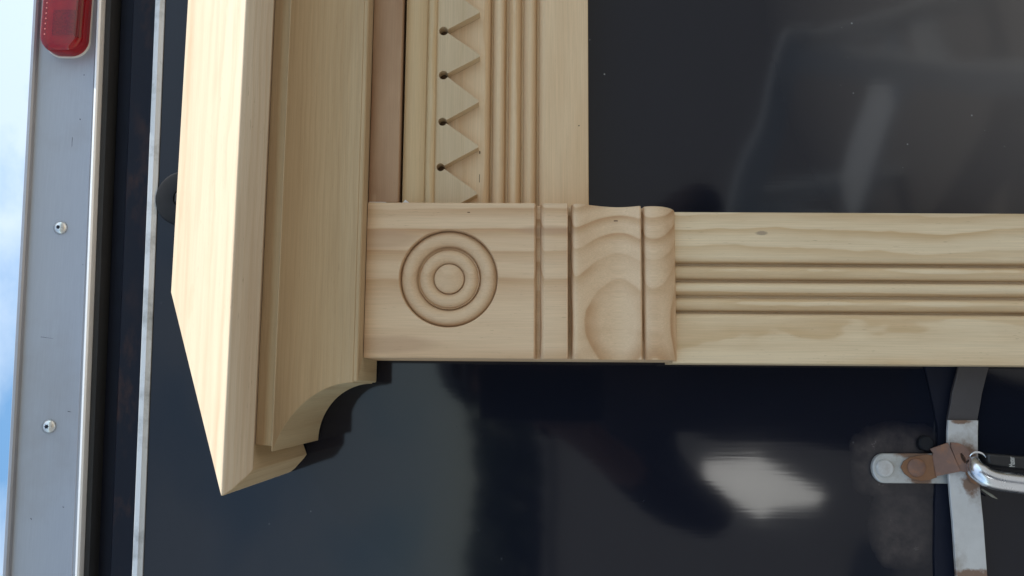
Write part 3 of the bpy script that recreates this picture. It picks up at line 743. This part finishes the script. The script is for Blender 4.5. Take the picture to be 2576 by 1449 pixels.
# ================================================================== PHOTOGRAPHER, ADDED GLINT SHEET AND SAWHORSE (seen only mirrored in the paint)
def person():
    root = empty('person', (0.03, -0.98, 0))
    tag(root, 'person in brown shirt and cap holding up a phone, mirrored dimly in the door', 'person')
    bpy.context.view_layer.update(); inv = root.matrix_world.inverted()
    def p(o): o.parent = root; o.matrix_parent_inverse = inv; return o
    J = {}; E_ = []; R = {}
    def j(n, x, y, z, r, par=None, r2=None):
        if y < .2: x += .03
        J[n] = (x + 0.03, y - 0.98, z); R[n] = (r, r2 or r)
        if par: E_.append((par, n))
    j('pelvis', 0, 0, 0.95, .155, None, .12); j('waist', 0, 0, 1.10, .145, 'pelvis', .11); j('chest', 0, -.01, 1.28, .165, 'waist', .12)
    j('neckbase', 0, 0, 1.43, .10, 'chest', .08); j('neck', 0, .01, 1.51, .055, 'neckbase'); j('jaw', 0, .035, 1.57, .065, 'neck', .075)
    j('head', 0, .03, 1.66, .078, 'jaw', .095); j('crown', 0, .02, 1.74, .055, 'head', .065)
    for s, n in ((1, 'r'), (-1, 'l')):
        j('sh' + n, s * .19, 0, 1.40, .065, 'neckbase'); j('ua' + n, s * .235, .07, 1.345, .050, 'sh' + n)
        j('el' + n, s * .25, .15, 1.31, .042, 'ua' + n); j('fa' + n, s * .18, .25, 1.41, .038, 'el' + n)
        j('wr' + n, s * .11, .35, 1.50, .026, 'fa' + n); j('pa' + n, s * .075, .40, 1.55, .032, 'wr' + n, .018)
        for k in range(4):
            j('f%s%d' % (n, k), s * .058, .428, 1.535 + .021 * k, .0095, 'pa' + n)
            j('g%s%d' % (n, k), s * .036, .436, 1.537 + .022 * k, .0085, 'f%s%d' % (n, k))
        j('t%s' % n, s * .066, .405, 1.595, .011, 'pa' + n); j('u%s' % n, s * .040, .418, 1.615, .0095, 't' + n)
        j('hip' + n, s * .10, 0, .88, .10, 'pelvis'); j('th' + n, s * .11, .01, .68, .085, 'hip' + n); j('kn' + n, s * .115, .01, .48, .062, 'th' + n)
        j('ca' + n, s * .12, -.02, .32, .060, 'kn' + n); j('an' + n, s * .12, -.02, .09, .042, 'ca' + n); j('to' + n, s * .13, .13, .04, .040, 'an' + n)
    names = list(J); idx = {n: i for i, n in enumerate(names)}
    me = bpy.data.meshes.new('body'); me.from_pydata([J[n] for n in names], [(idx[a], idx[b]) for a, b in E_], [])
    o = bpy.data.objects.new('body', me); C.objects.link(o)
    m = o.modifiers.new('skin', 'SKIN'); m.use_smooth_shade = True
    for i, n in enumerate(names):
        sv = me.skin_vertices[0].data[i]; sv.radius = R[n]; sv.use_root = (n == 'pelvis')
    sd = o.modifiers.new('sub', 'SUBSURF'); sd.levels = 2; sd.render_levels = 2
    bpy.context.view_layer.update()
    me2 = bpy.data.meshes.new_from_object(o.evaluated_get(bpy.context.evaluated_depsgraph_get()))
    bpy.data.objects.remove(o)
    skin = plain('skin', (0.50, 0.27, 0.19), 0.5, 0.4, 0.08); cloth = plain('brown_shirt', (0.10, 0.075, 0.065), 0.85, 0.2, 0.3)
    jeans = plain('dark_jeans', (0.06, 0.075, 0.12), 0.9, 0.1, 0.3); boots = plain('brown_boots', (0.06, 0.035, 0.02), 0.6)
    for q in (skin, cloth, jeans, boots): me2.materials.append(q)
    for pl in me2.polygons:
        c = pl.center; y = c.y + 0.98
        pl.use_smooth = True
        pl.material_index = 0 if (c.z > 1.50 and y < .2) or y > .33 else 3 if c.z < .11 else 2 if c.z < .98 else 1
    b = bpy.data.objects.new('body', me2); C.objects.link(b); p(b)
    cx, cy = .06, -.95
    def ell(name, x, y, z, rx, ry, rz, mat, cut=None):
        bm = bmesh.new(); bmesh.ops.create_uvsphere(bm, u_segments=24, v_segments=16, radius=1)
        if cut is not None: bmesh.ops.delete(bm, geom=[v for v in bm.verts if v.co.z < cut - 0.35 * v.co.y * -1], context='VERTS')
        me = bpy.data.meshes.new(name); bm.to_mesh(me); bm.free()
        me.transform(Matrix.Translation((cx + x, cy + y, z)) @ Matrix.Diagonal((rx, ry, rz, 1))); finish(me, 60); me.materials.append(mat)
        o = bpy.data.objects.new(name, me); C.objects.link(o); return p(o)
    ell('cap', 0, -.005, 1.685, .088, .108, .085, plain('grey_cap', (0.10, 0.10, 0.11), 0.9), 0.1)
    ell('cap_peak', 0, .11, 1.70, .068, .075, .010, plain('cap_peak_cloth', (0.09, 0.09, 0.10), 0.9))
    ell('nose', 0, .098, 1.625, .014, .020, .022, skin)
    dark = plain('eye_dark', (0.02, 0.015, 0.012), 0.3); lip = plain('lips', (0.38, 0.14, 0.12), 0.5)
    for s in (-1, 1):
        ell('eye', s * .031, .082, 1.652, .013, .010, .007, dark); ell('ear', s * .083, -.005, 1.64, .010, .022, .032, skin)
    ell('mouth', 0, .088, 1.583, .024, .012, .007, lip)
    # the phone in the hands (its lens is where the picture was taken from)
    ph = empty('phone', (0, -0.523, 1.545)); tag(ph, 'black phone held upright before the face of the mirrored person', 'phone')
    bpy.context.view_layer.update(); pin = ph.matrix_world.inverted()
    f = rrect(-150, 150, -200, 420, 40)
    mb = MB(); mb.prism([V(a, bb, 2130) for a, bb in f], [V(a, bb, 2163) for a, bb in f]); q = mb.obj('phone_case', M_LOCK, None, 35, 6); q.parent = ph; q.matrix_parent_inverse = pin
    f = rrect(-140, 140, -188, 408, 30)
    mb = MB(); mb.prism([V(a, bb, 2162) for a, bb in f], [V(a, bb, 2164.5) for a, bb in f]); q = mb.obj('screen', plain('phone_glass', (0.01, 0.01, 0.012), 0.1)); q.parent = ph; q.matrix_parent_inverse = pin
person()
def glint_sheet():
    # added sheet, angled so its sun glint makes the door's bright patch
    m = plain('glint_reflector_metal', (0.88, 0.88, 0.86), 0.52, 0.5, 0.12, 9.0, 0.9)
    quad = [(-0.328, -3.761, 0.711), (-0.287, -3.544, 0.494), (-0.425, -3.216, 0.307), (-0.479, -3.213, 0.342), (-0.51, -3.339, 0.473), (-0.556, -3.365, 0.528), (-0.41, -3.707, 0.721)]
    n = Vector((0.47, 0.58, 0.67)).normalized()
    mb = MB(); mb.prism([Vector(q) - n * 0.02 for q in quad], [Vector(q) for q in quad])
    o = mb.obj('glint_reflector', m, None, 35, 0); tag(o, 'added metal sheet, unseen itself, angled to glint as the bright patch below the pilaster', 'sheet')
glint_sheet()

def reflection_sawhorse():  # added behind the camera to give the upper door pale reflections
    root = empty('reflection_sawhorse', (0.95, -2.5, 0)); tag(root, 'added white trestle behind the camera, put there for soft reflections in the upper door', 'reflection_sawhorse')
    m = plain('reflection_sawhorse_white', (0.82, 0.82, 0.80), 0.4, 0.5, 0.05, 6.0)
    rot = Matrix.Rotation(1.0, 4, 'Z')
    def bar(name, p, q, w, t):
        p, q = Vector(p), Vector(q); d = (q - p).normalized(); u = Vector((0, 1, 0)) if abs(d.y) < 0.9 else Vector((1, 0, 0))
        x = d.cross(u).normalized(); y = d.cross(x)
        mb = MB(); r = [(-w, -t), (w, -t), (w, t), (-w, t)]
        mb.prism([rot @ (p + x * i + y * j) for i, j in r], [rot @ (q + x * i + y * j) for i, j in r])
        o = mb.obj(name, m, None, 35); o.parent = root
    bar('beam', (-.46, 0, .72), (.46, 0, .72), .045, .02)
    for sx in (-1, 1):
        for sy in (-1, 1): bar('leg', (sx * .36, sy * .03, .70), (sx * .42, sy * .24, 0.0), .045, .019)
        bar('brace', (sx * .40, -.17, .26), (sx * .40, .17, .26), .04, .012)
    bar('shelf_board', (-.38, .0, .30), (.38, .0, .34), .012, .12)
reflection_sawhorse()
